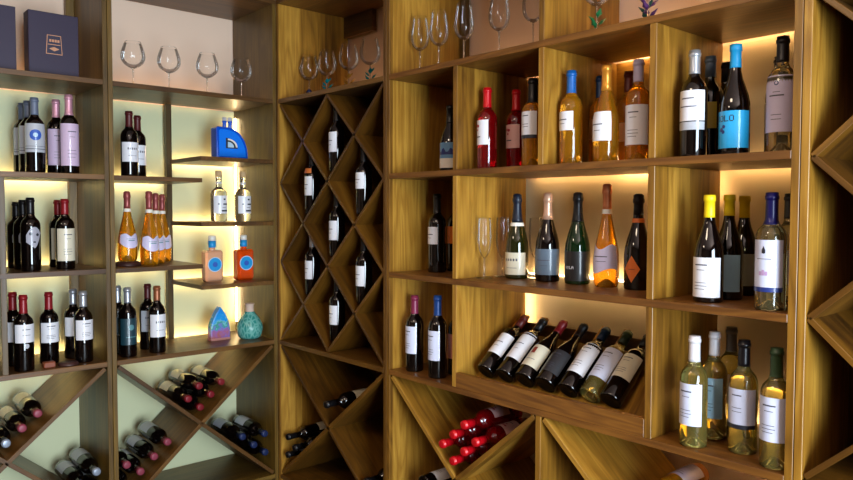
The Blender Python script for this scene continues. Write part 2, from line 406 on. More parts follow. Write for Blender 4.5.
def struct(name, v, mat):
    o = link(name, mesh(name, *v), mat); o['kind'] = 'structure'; return o
WALLP = flat('peach_lit_upper_wall', (240, 208, 182), .7, var=.03, scale=3)  # pinker than the panels below: light on the upper wall, as colour
BACKR = flat('beige_lit_wall', (214, 196, 156), .6, var=.03, scale=3)  # warmer than the left panels: strip glow put into the colour
BACKP = flat('cream_lit_wall', (204, 206, 164), .6, var=.03, scale=3)  # added panels; the light's tint on the lower wall is their colour
CEILP = flat('ceiling_paint', (226, 190, 172), .8)
FLOORM = wood('floor_boards', (40, 28, 18), (62, 44, 28), (84, 62, 42), .5, .14)  # unseen floor, darkened so it returns less light
struct('floor', box_verts(-.6, 5.2, -4.4, .6, -.05, 0), FLOORM)
struct('ceiling', box_verts(-.6, 5.2, -4.4, .6, 2.78, 2.84), CEILP)
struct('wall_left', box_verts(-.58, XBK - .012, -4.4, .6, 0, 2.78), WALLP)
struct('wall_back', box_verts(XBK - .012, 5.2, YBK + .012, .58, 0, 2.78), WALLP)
struct('wall_front', box_verts(-.6, 5.2, -4.5, -4.3, 0, 2.78), flat('darkened_brown_wall', (92, 70, 52), .7))  # unseen wall, darkened to cut ambient light and hazy reflections
pr_ = [box_verts(5.10, 5.25, -4.3, -2.24, 0, 2.78), box_verts(5.10, 5.25, -.76, YBK, 0, 2.78), box_verts(5.10, 5.25, -2.24, -.76, 2.42, 2.78)]
struct('wall_right', merge(pr_), flat('darkened_brown_wall_side', (92, 70, 52), .7))  # unseen wall, darkened like the front one to return less light
wf = [box_verts(5.08, 5.16, -2.30, -2.22, 0, 2.46), box_verts(5.08, 5.16, -.78, -.70, 0, 2.46), box_verts(5.08, 5.16, -2.22, -.78, 2.39, 2.46)]
struct('door_1', merge(wf), W_DARK)

# ------------------------------------------------------------------ shelving
_led_m, _nt, _p = new_mat('warm_led'); _p.inputs['Emission Color'].default_value = (1.0, .70, .36, 1); _p.inputs['Emission Strength'].default_value = LED_POWER; _p.inputs['Base Color'].default_value = (.8, .7, .5, 1)
_led_d, _nt, _p = new_mat('warm_led_dim'); _p.inputs['Emission Color'].default_value = (1.0, .62, .28, 1); _p.inputs['Emission Strength'].default_value = LED_POWER * .42
def led(parent, *e, dim=False):
    return board('led_strip', parent, *e, mat=_led_d if dim else _led_m, bevel=.0004)

SD = .395      # shelf depth; the light strip sits on its back edge
# --- right wall open unit
ru = empty('wine_shelf', (XA, 0, 0), 'long open wooden wine shelf along the right wall, with the slanted bottle rack', 'shelf')
board('side_panel', ru, XA + .001, XA + .021, 0, YBK, 0.0, ZT, W_PANEL)
board('side_panel', ru, XE - .021, XE - .0005, 0, YBK, 0.0, ZT, W_PANEL)
board('top_board', ru, XA + .001, XE - .001, 0, YBK, ZT, ZT + T, W_WARM)
for z in (Z0, Z1, Z2, Z3): board('shelf_board', ru, XA + .021, XE - .021, -.0015, SD, z - T, z, W_WARM)
board('shelf_board', ru, XA + .021, XE - .021, 0, YBK, ZB - T, ZB, W_WARM)
board('plinth', ru, XA + .021, XE - .021, .03, .05, 0, ZB - T, W_DARK)
def divider(x, za, zb, y1=SD): board('divider', ru, x - .011, x + .011, .001, y1, za, zb, W_PANEL, grain=2)
divider(XC, Z0, ZT, YBK)
divider(XB, Z1, Z0 - T); divider(XC, Z1, Z0 - T, YBK); divider(XD, Z1, Z0 - T)
divider(XB, Z2, Z1 - T); divider(XD, Z2, Z1 - T)
divider(XB, Z3, Z2 - T); divider(XD, Z3, Z2 - T)
divider(XC, ZB, Z3 - T, YBK)
board('corner_batten', ru, XA + .021, XA + .055, YBK - .03, YBK, Z0, ZT, W_DARK)
# backs: wood in the first columns of the upper rows, added panels coloured like the lit wall elsewhere
board('back_board', ru, XA + .021, XC - .011, YBK - .014, YBK, Z1, Z0 - T, W_PANEL)
board('back_board', ru, XC + .011, XD - .011, YBK - .014, YBK, Z1, Z0 - T, W_PANEL)
board('back_board', ru, XA + .021, XB - .02, YBK - .014, YBK, Z3, Z1 - T, W_DARK)
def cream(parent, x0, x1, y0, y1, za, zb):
    board('lit_wall_panel', parent, x0, x1, y0, y1, za, zb, BACKR)
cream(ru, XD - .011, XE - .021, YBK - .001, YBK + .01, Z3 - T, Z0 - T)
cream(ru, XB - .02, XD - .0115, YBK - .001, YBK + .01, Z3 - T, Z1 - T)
def xbin(parent, x0, x1, axis, lo, hi, d0, d1, mat):
    """two crossed boards in a bin; axis 'x': spread along x, depth along +y; 'y': spread along y, depth along -x"""
    for a, b_ in (((x0, lo), (x1, hi)), ((x0, hi), (x1, lo))):
        if axis == 'x': lean_board('cross_board', parent, (a[0], d0, a[1]), (b_[0], d0, b_[1]), (0, 1, 0), d1 - d0, .018, mat)
        else: lean_board('cross_board', parent, (d0, a[0], a[1]), (d0, b_[0], b_[1]), (-1, 0, 0), d1 - d0, .018, mat)
e_ = .008
xbin(ru, XA + .022 + e_, XC - .012 - e_, 'x', ZB + e_, Z3 - T - e_, .004, .425, W_PANEL)
xbin(ru, XC + .012 + e_, XE - .022 - e_, 'x', ZB + e_, Z3 - T - e_, .004, .425, W_PANEL)
# slanted display rack in the wide lower compartment
TH = math.radians(39); RX0, RX1 = XB + .012, XD - .012
ca, sa = math.cos(TH), math.sin(TH)
board('rack_lip', ru, RX0, RX1, .0, .022, Z3, Z3 + .055, W_WARM)
board('rack_floor', ru, RX0, RX1, .022, .10, Z3, Z3 + .020, W_DARK)
P0 = Vector((0, .104, .981))                       # where a bottle's lower edge rests
def slope(s, n=0.0): return (P0.y + ca * s + sa * (-n) * -1 * -1, P0.z + sa * s + ca * n * 1)
def slat(name, xa, xb, s0, s1, th=.014, mat=W_PANEL):
    # a piece of the sloping shelf, its top face in the plane the bottles lie on
    ya, za = P0.y + ca * s0 + sa * th / 2, P0.z + sa * s0 - ca * th / 2
    yb, zb = P0.y + ca * s1 + sa * th / 2, P0.z + sa * s1 - ca * th / 2
    p = Vector((xa, ya, za)); q = Vector((xa, yb, zb)); lean_board(name, ru, p, q, (1, 0, 0), xb - xa, th, mat)
slat('sloping_board', RX0, RX1, 0.0, .245)
NECKS = [1.397, 1.494, 1.590, 1.684, 1.779, 1.868, 1.948]
cuts = [(n - .034, n + .030) for n in NECKS]
xs = [RX0] + [v for c in cuts for v in c] + [RX1]
for k in range(0, len(xs), 2):
    if xs[k + 1] - xs[k] > .004: slat('slat', xs[k], xs[k + 1], .245, .342)
board('rack_shade_board', ru, RX0, RX1, .372, .384, Z3, 1.165, W_SHADED)  # added dark board, gives the slat openings their shade
board('rack_floor', ru, RX0, RX1, .12, .372, Z3, Z3 + .006, W_SHADED)
# light strips of the right unit
led(ru, XB + .03, XD - .03, SD, SD + .006, Z2 - .010, Z2 + .003)
led(ru, XD + .03, XE - .04, SD, SD + .006, Z0 - .016, Z0 - .006, dim=True)
led(ru, XA + .1, XC - .05, SD - .010, SD - .002, Z0, Z0 + .007, dim=True)
led(ru, XC + .05, XE - .05, SD - .010, SD - .002, Z0, Z0 + .007, dim=True)
led(ru, XC + .03, XD - .03, SD, SD + .006, Z0 - .016, Z0 - .006)
led(ru, XC + .03, XD - .03, SD, SD + .006, Z1 - .006, Z1 + .004)
led(ru, XB + .03, XD - .03, SD, SD + .006, Z1 - .018, Z1 - .008, dim=True)
led(ru, XD + .03, XE - .04, SD, SD + .006, Z1 - .018, Z1 - .008, dim=True)
led(ru, XD + .03, XE - .04, SD, SD + .006, Z3 - .016, Z3 - .006)
led(ru, XD - .005, XD + .005, SD, SD + .006, Z1 + .15, Z0 - .05, dim=True)
led(ru, XB - .005, XB + .005, SD, SD + .006, Z3 + .03, Z2 - .05)
led(ru, XD - .005, XD + .005, SD, SD + .006, Z1 - .12, Z1 - .03, dim=True)

# --- diamond rack in the corner, and its twin at the right-hand end
def diamond_unit(x0, label, w=.90):
    u = empty('diamond_wine_rack', (x0, 0, 0), label, 'wine rack')
    xa, xb = x0 + .001, x0 + w
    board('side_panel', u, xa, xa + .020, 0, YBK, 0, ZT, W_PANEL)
    board('side_panel', u, xb - .020, xb, 0, YBK, 0, ZT, W_SHADED)
    board('top_board', u, xa, xb, 0, YBK, ZT, ZT + T, W_SHELF)
    board('shelf_board', u, xa + .02, xb - .02, -.0005, YBK, Z0 - T, Z0, W_SHELF)
    board('shelf_board', u, xa + .02, xb - .02, -.0005, YBK, Z3 - T, Z3, W_SHADED)
    board('shelf_board', u, xa + .02, xb - .02, 0, YBK, ZB - T, ZB, W_SHADED)
    board('plinth', u, xa + .02, xb - .02, .03, .05, 0, ZB - T, W_SHADED)
    board('back_board', u, xa + .02, xb - .02, YBK - .012, YBK, ZB, Z0 - T, W_SHADED)
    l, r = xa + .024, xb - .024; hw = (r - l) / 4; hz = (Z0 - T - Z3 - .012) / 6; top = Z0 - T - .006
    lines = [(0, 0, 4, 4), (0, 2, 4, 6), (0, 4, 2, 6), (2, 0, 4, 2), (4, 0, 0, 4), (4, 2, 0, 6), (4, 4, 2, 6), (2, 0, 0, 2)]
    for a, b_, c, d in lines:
        lean_board('diamond_board', u, (l + a * hw, .006, top - b_ * hz), (l + c * hw, .006, top - d * hz), (0, 1, 0), .405, .015, W_SHADED)
    xbin(u, l, r, 'x', ZB + e_, Z3 - T - e_, .006, .41, W_SHADED)
    return u, l, hw, top, hz
cu, dl, dhw, dtop, dhz = diamond_unit(0.0, 'tall wooden rack of diamond bottle cells in the corner, goblets on top', XA - .0005)
led(cu, .06, XA - .10, SD - .010, SD - .002, Z0, Z0 + .007, dim=True)
board('beam', cu, .021, .274, YBK - .03, YBK, 2.545, ZT, W_SHADED)
diamond_unit(XE + .0005, 'wooden rack of diamond cells at the right-hand end, empty in view')

# --- left wall units
def left_unit(y0, y1, label, kind):
    u = empty('wine_shelf', (0, (y0 + y1) / 2, 0), label, 'shelf')
    board('side_panel', u, -.43, 0, y0 + .0005, y0 + .020, 0, ZT, W_DARK)
    board('side_panel', u, -.43, 0, y1 - .020, y1 - .0005, 0, ZT, W_DARK)
    board('top_board', u, -.43, 0, y0, y1, ZT, ZT + T, W_SHELF)
    a, b_ = y0 + .02, y1 - .02
    board('shelf_board', u, -SD, .0005, a, b_, Z0 - T, Z0, W_SHELF)
    led(u, -SD + .002, -SD + .010, a + .1, b_ - .1, Z0, Z0 + .007, dim=True)
    board('shelf_board', u, -SD, .0005, a, b_, Z3 - T, Z3, W_SHELF)
    board('shelf_board', u, -.43, 0, a, b_, ZB - T, ZB, W_DARK)
    board('plinth', u, -.05, -.03, a, b_, 0, ZB - T, W_DARK)
    board('lit_wall_panel', u, XBK - .01, XBK + .001, y0, y1, ZB, Z0 - T, BACKP)
    xbin(u, a + e_, b_ - e_, 'y', ZB + e_, Z3 - T - e_, -.004, .405, W_SHELF)
    if kind == 'stagger':
        ym = (y0 + y1) / 2
        board('divider', u, -SD, -SD + .03, ym - .013, ym + .015, Z3, Z0 - T, W_DARK)
        for z in (Z1 - .002, Z2 - .002): board('short_shelf', u, -SD, .0005, a, ym + .012, z - .020, z, W_SHELF)
        for z in (1.873, 1.560, 1.258): board('short_shelf', u, -SD, .0005, ym + .004, b_, z - .020, z, W_SHELF)
        for z in (Z1 - .002, Z2 - .002): led(u, -SD - .006, -SD, a + .03, ym - .03, z - .015, z - .006)
        for z in (1.873, 1.560, 1.258): led(u, -SD - .006, -SD, ym + .03, b_ - .02, z - .015, z - .006)
        led(u, -SD - .006, -SD, b_ - .012, b_ - .004, Z3 + .05, Z0 - .06)
    else:
        for z in (Z1, Z2): board('shelf_board', u, -SD, .0005, a, b_, z - T, z, W_SHELF)
        board('divider', u, -SD, -.0005, YQ - .011, YQ + .011, Z3, Z1 - T, W_DARK, grain=2)
        board('corner_batten', u, -.43, -SD - .005, b_ - .035, b_, Z3, ZT, W_DARK)
        for z in (Z1, Z2): led(u, -SD - .006, -SD, YQ + .04, b_ - .06, z - .016, z - .006)
        led(u, -SD - .006, -SD, YQ - .3, YQ - .04, Z1 - .016, Z1 - .006)
    led(u, -SD - .006, -SD, a + .04, b_ - .05, Z3 - .016, Z3 - .006)
    return u
left_unit(YP, 0, 'wooden wall shelf with staggered short shelves, left of the corner', 'stagger')
left_unit(2 * YP - .003, YP - .001, 'wooden wall shelf at the far left with two navy gift boxes on top', 'grid')

# ------------------------------------------------------------------ standing bottles
ROWS = [
    ('R', 1.159, 0.120, z1, 0.264, 'burg', 'dark', 'black', 0.26, (0.06, 0.44), 'lake', 10, 62, 'scene', 'dark wine bottle with a blue mountain-scene label, half hidden by the partition'),
    ('R', 1.382, 0.100, z1, 0.305, 'bord', 'red', 'redcap', 0.24, (0.3, 0.6), 'white', -12, 62, 'cherry', 'red rosé bottle with bright red capsule, standing nearest the partition'),
    ('R', 1.437, 0.200, z1, 0.302, 'bord', 'red', 'redcap', 0.26, (0.27, 0.56), 'pinkish', 0, 62, 'cherry', 'red rosé bottle with pinkish label, tucked behind the orange bottle'),
    ('R', 1.619, 0.080, z1, 0.305, 'bord', 'amber', 'black', 0.28, (0.33, 0.62), 'white', 0, 62, 'blackband', 'orange wine bottle with black capsule and black-edged white label'),
    ('R', 1.776, 0.090, z1, 0.311, 'bord', 'amber', 'bluecap', 0.24, (0.36, 0.56), 'white', -14, 62, 'line', 'amber rosé bottle with bright blue capsule, leftmost in its compartment'),
    ('R', 1.779, 0.250, z1, 0.312, 'bord', 'amber', 'navycap', 0.24, (0.3, 0.52), 'peach', 0, 55, 'none', 'amber rosé bottle with dark blue capsule, standing in the back row'),
    ('R', 1.917, 0.085, z1, 0.306, 'prov', 'amber', 'goldcap', 0.26, (0.22, 0.52), 'white', -10, 68, 'line', 'slender-necked amber rosé bottle with gold capsule and large white label'),
    ('R', 1.879, 0.270, z1, 0.317, 'bord', 'amber', 'maroon', 0.22, (0.25, 0.45), 'peach', 0, 40, 'none', 'amber rosé bottle with dark red capsule, behind the white-capped one'),
    ('R', 2.016, 0.110, z1, 0.313, 'bord', 'amber', 'lilaccap', 0.22, (0.16, 0.55), 'white', 8, 75, 'lines', 'amber rosé bottle with pale lilac capsule, beside the partition'),
    ('R', 2.205, 0.100, z1, 0.309, 'bord', 'dark', 'silver', 0.22, (0.34, 0.62), 'white', 0, 78, 'double', 'dark wine bottle with silver capsule and white label over a pale grey band'),
    ('R', 2.192, 0.220, z1, 0.311, 'bord', 'dark', 'bluegrey', 0.20, (0.3, 0.55), 'yellow', -5, 62, 'none', 'dark wine bottle with blue-grey capsule and yellow label, second in line behind'),
    ('R', 2.183, 0.340, z1, 0.311, 'bord', 'dark', 'blacksilver', 0.20, (0.3, 0.55), 'cream', 0, 55, 'none', 'dark wine bottle with black capsule, at the back behind the turquoise-labelled one'),
    ('R', 2.316, 0.120, z1, 0.310, 'burg', 'dark', 'turq', 0.21, (0.07, 0.4), 'turq', 8, 80, 'kolo', 'dark wine bottle with turquoise capsule and turquoise label reading KOLO'),
    ('R', 2.443, 0.120, z1, 0.310, 'bord', 'clear', 'blackcap', 0.22, (0.18, 0.66), 'lilac', 4, 72, 'ring', 'pale white-wine bottle with tall lilac label and black capsule'),
    ('R', 2.361, 0.300, z1, 0.295, 'bord', 'dark', 'blackcap', 0.22, (0.25, 0.55), 'cream', 0, 60, 'none', 'dark bottle almost hidden behind the lilac-labelled pale wine'),
    ('R', 1.050, 0.150, z2, 0.325, 'bord', 'dark', 'black', 0.24, (0.36, 0.58), 'white', -8, 60, 'line', 'dark red-wine bottle with small white label, left of the flutes'),
    ('R', 1.060, 0.250, z2, 0.326, 'bord', 'dark', 'maroon', 0.24, (0.36, 0.58), 'orange', -5, 60, 'none', 'dark red-wine bottle with orange label, mostly hidden by the partition'),
    ('R', 1.446, 0.200, z2, 0.320, 'champ', 'olive', 'navyfoil', 0.33, (0.05, 0.31), 'cream', 12, 75, 'letters', 'olive sparkling-wine bottle with dark blue foil and cream label'),
    ('R', 1.593, 0.200, z2, 0.321, 'champ', 'dark', 'rosefoil', 0.30, (0.08, 0.37), 'silverblue', 22, 85, 'line', 'dark sparkling-wine bottle with pale gold foil and silvery blue label'),
    ('R', 1.719, 0.210, z2, 0.321, 'champ', 'green', 'blackfoil', 0.32, (0.04, 0.36), 'blacklab', 15, 80, 'nyla', 'green sparkling-wine bottle with black foil and black label'),
    ('R', 1.846, 0.200, z2, 0.347, 'cone', 'amber', 'orangefoil', 0.26, (0.16, 0.42), 'lilac', 14, 76, 'curvy', 'amber sparkling rosé bottle with copper foil and lilac label'),
    ('R', 1.960, 0.210, z2, 0.312, 'champ', 'dark', 'blackfoil', 0.22, (0.08, 0.36), 'orange', 6, 36, 'diamond', 'dark sparkling-wine bottle with an orange diamond label'),
    ('R', 2.266, 0.085, z2, 0.302, 'burg', 'dark', 'yellow', 0.21, (0.05, 0.42), 'white', -4, 80, 'lines', 'dark bottle with yellow capsule and broad white label, front of three'),
    ('R', 2.273, 0.190, z2, 0.304, 'burg', 'dark', 'yellow', 0.20, (0.08, 0.43), 'paleblue', 0, 75, 'none', 'dark bottle with yellow capsule and pale blue label, middle of three'),
    ('R', 2.253, 0.330, z2, 0.303, 'burg', 'dark', 'yellow', 0.22, (0.1, 0.42), 'palegreen', 0, 70, 'none', 'dark bottle with yellow capsule and greenish label, rear of three'),
    ('R', 2.453, 0.050, z2, 0.305, 'bord', 'clear', 'cobalt', 0.27, (0.17, 0.6), 'palelilac', -4, 75, 'navyband', 'clear wine bottle with cobalt capsule and tall pale label edged blue'),
    ('R', 2.452, 0.170, z2, 0.304, 'bord', 'clear', 'black', 0.22, (0.2, 0.5), 'cream', 0, 50, 'none', 'clear wine bottle with black capsule, behind the cobalt-capped one'),
    ('R', 1.001, 0.070, z3, 0.313, 'bord', 'dark', 'plum', 0.24, (0.24, 0.6), 'palelilac', -5, 66, 'lines', 'dark wine bottle with plum-red capsule and pale lilac label'),
    ('R', 1.154, 0.060, z3, 0.327, 'bord', 'dark', 'bluecap2', 0.24, (0.22, 0.58), 'palelilac', -5, 66, 'lines', 'dark wine bottle with blue capsule and pale label, beside the plum-capped one'),
    ('R', 1.162, 0.160, z3, 0.302, 'bord', 'dark', 'maroon', 0.24, (0.22, 0.55), 'salmon', -20, 66, 'none', 'dark wine bottle with salmon label, mostly behind the partition'),
    ('R', 2.247, 0.050, z3, 0.312, 'bord', 'pale', 'whitecap', 0.23, (0.2, 0.58), 'palelilac', -8, 70, 'lines', 'pale wine bottle with white capsule, front left in the lowest compartment'),
    ('R', 2.248, 0.165, z3, 0.311, 'bord', 'pale', 'whitecap', 0.22, (0.2, 0.58), 'paleblue', 0, 66, 'lines', 'pale wine bottle with white capsule, standing second behind the front one'),
    ('R', 2.235, 0.300, z3, 0.309, 'bord', 'pale', 'greycap', 0.24, (0.25, 0.55), 'cream', 0, 60, 'none', 'pale wine bottle with grey capsule, at the very back'),
    ('R', 2.366, 0.100, z3, 0.311, 'bord', 'pale', 'blackcap', 0.23, (0.24, 0.58), 'palelilac', 0, 78, 'blackband', 'pale wine bottle with black capsule and black-banded label'),
    ('R', 2.474, 0.050, z3, 0.311, 'bord', 'pale', 'greencap', 0.24, (0.23, 0.6), 'palelilac', -4, 75, 'lines', 'pale wine bottle with dark green capsule, beside the end upright'),
    ('L', -0.080, -1.091, z1, 0.312, 'bord', 'dark', 'slate', 0.23, (0.27, 0.65), 'greylab', -10, 78, 'seal', 'dark wine bottle with a large blue seal on its grey label'),
    ('L', -0.190, -1.091, z1, 0.311, 'bord', 'dark', 'slate', 0.23, (0.27, 0.65), 'greylab', 0, 75, 'seal', 'grey-labelled dark wine bottle, middle of the grey-capped three'),
    ('L', -0.300, -1.089, z1, 0.313, 'bord', 'dark', 'slate', 0.23, (0.27, 0.65), 'greylab', 0, 75, 'seal', 'grey-labelled dark wine bottle, rear of the grey-capped three'),
    ('L', -0.180, -0.983, z1, 0.326, 'bord', 'dark', 'pinkcap', 0.24, (0.12, 0.6), 'pinklilac', 0, 75, 'lines', 'dark wine bottle with pink capsule and pale label, behind its twin'),
    ('L', -0.080, -0.958, z1, 0.338, 'bord', 'dark', 'pinkcap', 0.26, (0.1, 0.63), 'pinklilac', 4, 80, 'lines', 'dark wine bottle with pink capsule and tall pink label, front of the pair'),
    ('L', -0.080, -0.706, z1, 0.293, 'bord', 'dark', 'darkred', 0.24, (0.22, 0.52), 'white', 2, 75, 'letters', 'dark wine bottle with white label, front of the pair on the short upper shelf'),
    ('L', -0.200, -0.626, z1, 0.292, 'bord', 'dark', 'darkred', 0.24, (0.2, 0.52), 'white', 0, 70, 'letters', 'dark wine bottle with white label, behind its twin on the short shelf'),
    ('L', -0.080, -1.114, z2, 0.305, 'bord', 'dark', 'black', 0.22, (0.3, 0.62), 'darklab', 10, 70, 'portrait', 'dark wine bottle with a pale painted face on it, front of three'),
    ('L', -0.190, -1.118, z2, 0.297, 'bord', 'dark', 'black', 0.22, (0.3, 0.62), 'darklab', 10, 70, 'portrait', 'dark wine bottle with a painted face, second of the three'),
    ('L', -0.300, -1.120, z2, 0.289, 'bord', 'dark', 'black', 0.22, (0.3, 0.62), 'darklab', 10, 70, 'portrait', 'dark wine bottle with a painted face, rear of the three'),
    ('L', -0.100, -0.976, z2, 0.302, 'bord', 'dark', 'redcap2', 0.22, (0.12, 0.58), 'cream', 4, 72, 'lines', 'dark wine bottle with red capsule and tall cream label'),
    ('L', -0.240, -0.968, z2, 0.299, 'bord', 'dark', 'redcap2', 0.22, (0.12, 0.58), 'cream', 0, 60, 'none', 'dark wine bottle with red capsule, behind the tall cream label'),
    ('L', -0.130, -0.703, z2, 0.342, 'cone', 'amber', 'rosecap', 0.24, (0.19, 0.4), 'lilac', 4, 72, 'heart', 'amber rosé bottle with heart-shaped pale label, standing apart on the left'),
    ('L', -0.110, -0.610, z2, 0.344, 'cone', 'amber', 'rosecap', 0.24, (0.19, 0.4), 'lilac', 4, 72, 'heart', 'amber rosé bottle with heart-shaped label, front of the close three'),
    ('L', -0.200, -0.545, z2, 0.337, 'cone', 'amber', 'rosecap', 0.24, (0.19, 0.4), 'lilac', 4, 72, 'heart', 'amber rosé bottle with heart-shaped label, middle of the close three'),
    ('L', -0.300, -0.475, z2, 0.335, 'cone', 'amber', 'rosecap', 0.24, (0.19, 0.4), 'lilac', 4, 72, 'heart', 'amber rosé bottle with heart-shaped label, rear of the close three'),
    ('L', -0.200, -1.162, z3, 0.313, 'bord', 'dark', 'redcap2', 0.24, (0.33, 0.6), 'white', -10, 60, 'none', 'dark wine bottle with red capsule, at the far left behind its neighbour'),
    ('L', -0.055, -1.153, z3, 0.313, 'bord', 'dark', 'redcap2', 0.24, (0.38, 0.62), 'white', 4, 72, 'emblem', 'dark wine bottle with red capsule, white label and grey crest'),
    ('L', -0.150, -1.034, z3, 0.308, 'bord', 'dark', 'redcap2', 0.24, (0.3, 0.58), 'white', 0, 68, 'lines', 'dark wine bottle with red capsule, standing alone in mid-shelf'),
    ('L', -0.200, -0.923, z3, 0.309, 'bord', 'dark', 'silver', 0.22, (0.33, 0.6), 'white', -25, 50, 'none', 'dark wine bottle with silver capsule, half hidden behind its pair'),
    ('L', -0.080, -0.914, z3, 0.310, 'bord', 'dark', 'silver', 0.22, (0.32, 0.6), 'white', 6, 72, 'lines', 'dark wine bottle with silver capsule, white label, nearest the upright'),
    ('L', -0.170, -0.739, z3, 0.313, 'bord', 'dark', 'silver', 0.24, (0.3, 0.55), 'tealart', 0, 60, 'none', 'dark wine bottle with silver capsule against the upright, behind the teal label'),
    ('L', -0.070, -0.728, z3, 0.313, 'bord', 'dark', 'silver', 0.22, (0.18, 0.56), 'tealart', 4, 75, 'tealart', 'dark wine bottle with a blue-green painted label and silver capsule'),
    ('L', -0.190, -0.593, z3, 0.311, 'bord', 'dark', 'darkred', 0.22, (0.28, 0.6), 'greylab', -5, 66, 'letters', 'dark wine bottle with dark capsule, partly hidden in the rear'),
    ('L', -0.080, -0.590, z3, 0.310, 'bord', 'dark', 'coppercap', 0.22, (0.24, 0.58), 'white', 2, 76, 'letters', 'dark wine bottle with copper capsule and white lettered label'),
]
PUCK = {}
for (side, x, y, sz, H, kind, glass, cap, cf, lab, lc, face, ha, pr, text) in ROWS:
    rot = (0, 0, 0) if side == 'R' else (0, 0, math.pi / 2)
    if side == 'L' and abs(sz - Z1) < .001 and y > YP: sz -= .002
    if side == 'L' and abs(sz - Z2) < .001 and y > YP: sz -= .002
    grp = None
    if 'standing apart' in text: sz += .022; H -= .022
    r = bottle(kind, H, glass, cap, cf, lab, lc, face, ha, pr, (x, y, sz + .0003), rot, text, grp, name='wine_bottle' if kind not in ('champ', 'cone') else 'sparkling_wine_bottle')
    if pr == 'letters' and glass == 'olive': link('neck_band', lathe([(.62 * H, prof_r(kind, .62) * RAD[kind] + .0012), (.66 * H, prof_r(kind, .66) * RAD[kind] + .0014)]), M['paletag'], r)
    if kind == 'cone': link('neck_band', lathe([(.71 * H, prof_r(kind, .71) * RAD[kind] + .0012), (.755 * H, prof_r(kind, .755) * RAD[kind] + .0016)]), M['paletag'], r)
    if pr == 'diamond': link('neck_band', lathe([(.70 * H, prof_r(kind, .70) * RAD[kind] + .0012), (.745 * H, prof_r(kind, .745) * RAD[kind] + .0016)]), M['orange'], r)

# ------------------------------------------------------------------ bottles in the diamond cells (upright in the V)
k_ = [('second column, upper cell', 1, 3, 'left'), ]
CELLS = [(2, 2, 'dark wine bottle upright in the topmost filled diamond cell', None),
         (1, 3, 'dark wine bottle with an orange neck tag in a diamond cell', 'tag'),
         (3, 3, 'dark wine bottle in the upper filled cell nearest the long shelf', None),
         (2, 4, 'dark wine bottle in the middle of the centre column of cells', None),
         (1, 5, 'dark wine bottle in the lower filled cell nearest the corner', None),
         (3, 5, 'dark wine bottle in the lower filled cell nearest the long shelf', None),
         (2, 6, 'dark wine bottle in the lowest filled diamond cell', None)]
for cx_, cz_, text, extra in CELLS:
    x = dl + cx_ * dhw; zv = dtop - cz_ * dhz
    r = bottle('bord', .30, 'dark', 'silver' if (cx_, cz_) == (1, 5) else 'black', .22, (.38, .62) if (cx_, cz_) == (3, 3) else (.30, .61) if cz_ < 4 else (.26, .56), 'white', -6, 62, 'line',
               (x, .060, zv + .0455), (0, 0, 0), text, 'bottles in the diamond cells')
    if extra: link('neck_tag', mesh('tag', *wrap(lambda z: .0405 if z < .207 else .034, rect_cols(-.9, .9, .198, .222, 12))), M['orangetag'], r)

# ------------------------------------------------------------------ lying bottles
def lying(side, a, z, front, H, glass, cap, lc, text, group, kind='bord', lab=(.10, .42), roll=0, cf=.17, ha=75, pr='none', base=None):
    Rz = Matrix.Rotation(math.pi + math.radians(roll), 4, 'Z')
    if side == 'R': m = Matrix.Rotation(math.pi / 2, 4, 'X') @ Rz; loc = (a, front + H, z)
    else: m = Matrix.Rotation(math.pi / 2, 4, 'Z') @ Matrix.Rotation(math.pi / 2, 4, 'X') @ Rz; loc = (front - H, a, z)
    return bottle(kind, H, glass, cap, cf, lab, lc, 0, ha, pr, loc, m.to_euler(), text, group)
A_, B_ = (.0590, .0505), (-.0590, .0505)       # steps along the two arms of a V, one bottle wide
V0 = .604 + .0665                              # centre height of the bottle in the bottom of a V
def vpos(c, i, j): return c + i * A_[0] + j * B_[0], V0 + i * A_[1] + j * B_[1]
ym = YP / 2
for (i, j, cap, t) in [(0, 0, 'redtip', 'red-capped bottle lying at the very bottom of the V below the teal vase'),
                       (1, 0, 'redtip', 'red-capped bottle lying second up the right arm of the V'),
                       (0, 1, 'redtip', 'red-capped bottle lying lowest on the left arm of the V'),
                       (2, 0, 'redtip', 'red-capped lying bottle, highest on the right arm of the V'),
                       (1, 1, 'redtip', 'red-capped lying bottle with pale label crowning the middle of the V')]:
    y, z = vpos(ym, i, j); lying('L', y, z, -.015 - .01 * i, .30, 'dark', cap, 'cream', t, 'red-capped bottles lying in the V below the vase')
def arm_r(y): return .604 - (y - ym) * (.604 - .266) / .382
# right-hand side bin
for (y, z, t, cp) in [(-.0620, .372, 'blue-capped lying bottle wedged in the corner of the side bin', 'bluetip'), (-.1250, .424, 'blue-capped bottle lying second on the right-hand sloping board', 'bluetip'),
                  (-.1880, .479, 'blue-capped lying bottle, uppermost on the right-hand sloping board', 'bluetip'), (-.0640, .4690, 'blue-capped lying bottle stacked on the others beside the corner', 'bluetip')]:
    lying('L', y, z, -.02, .30, 'dark', cp, 'greylab', t, 'blue-capped bottles lying in the side bin')
for (y, z, t, cp) in [(YP + .0620, .372, 'dark bottle lying deepest in the left-hand side bin', 'silvertip'), (YP + .1250, .424, 'pink-capped bottle lying lowest in view in the left-hand side bin', 'pinktip'),
                  (YP + .1880, .479, 'pink-capped lying bottle in the middle of the left-hand sloping board', 'pinktip'), (YP + .2510, .534, 'pink-capped lying bottle, highest on the left-hand sloping board', 'pinktip'),
                  (YP + .0640, .4690, 'pink-capped bottle lying against the upright in the left-hand bin', 'pinktip')]:
    lying('L', y, z, -.02, .30, 'dark', cp, 'greylab', t, 'pink-capped bottles lying in the left-hand side bin')
yf = YP * 1.5 - .002
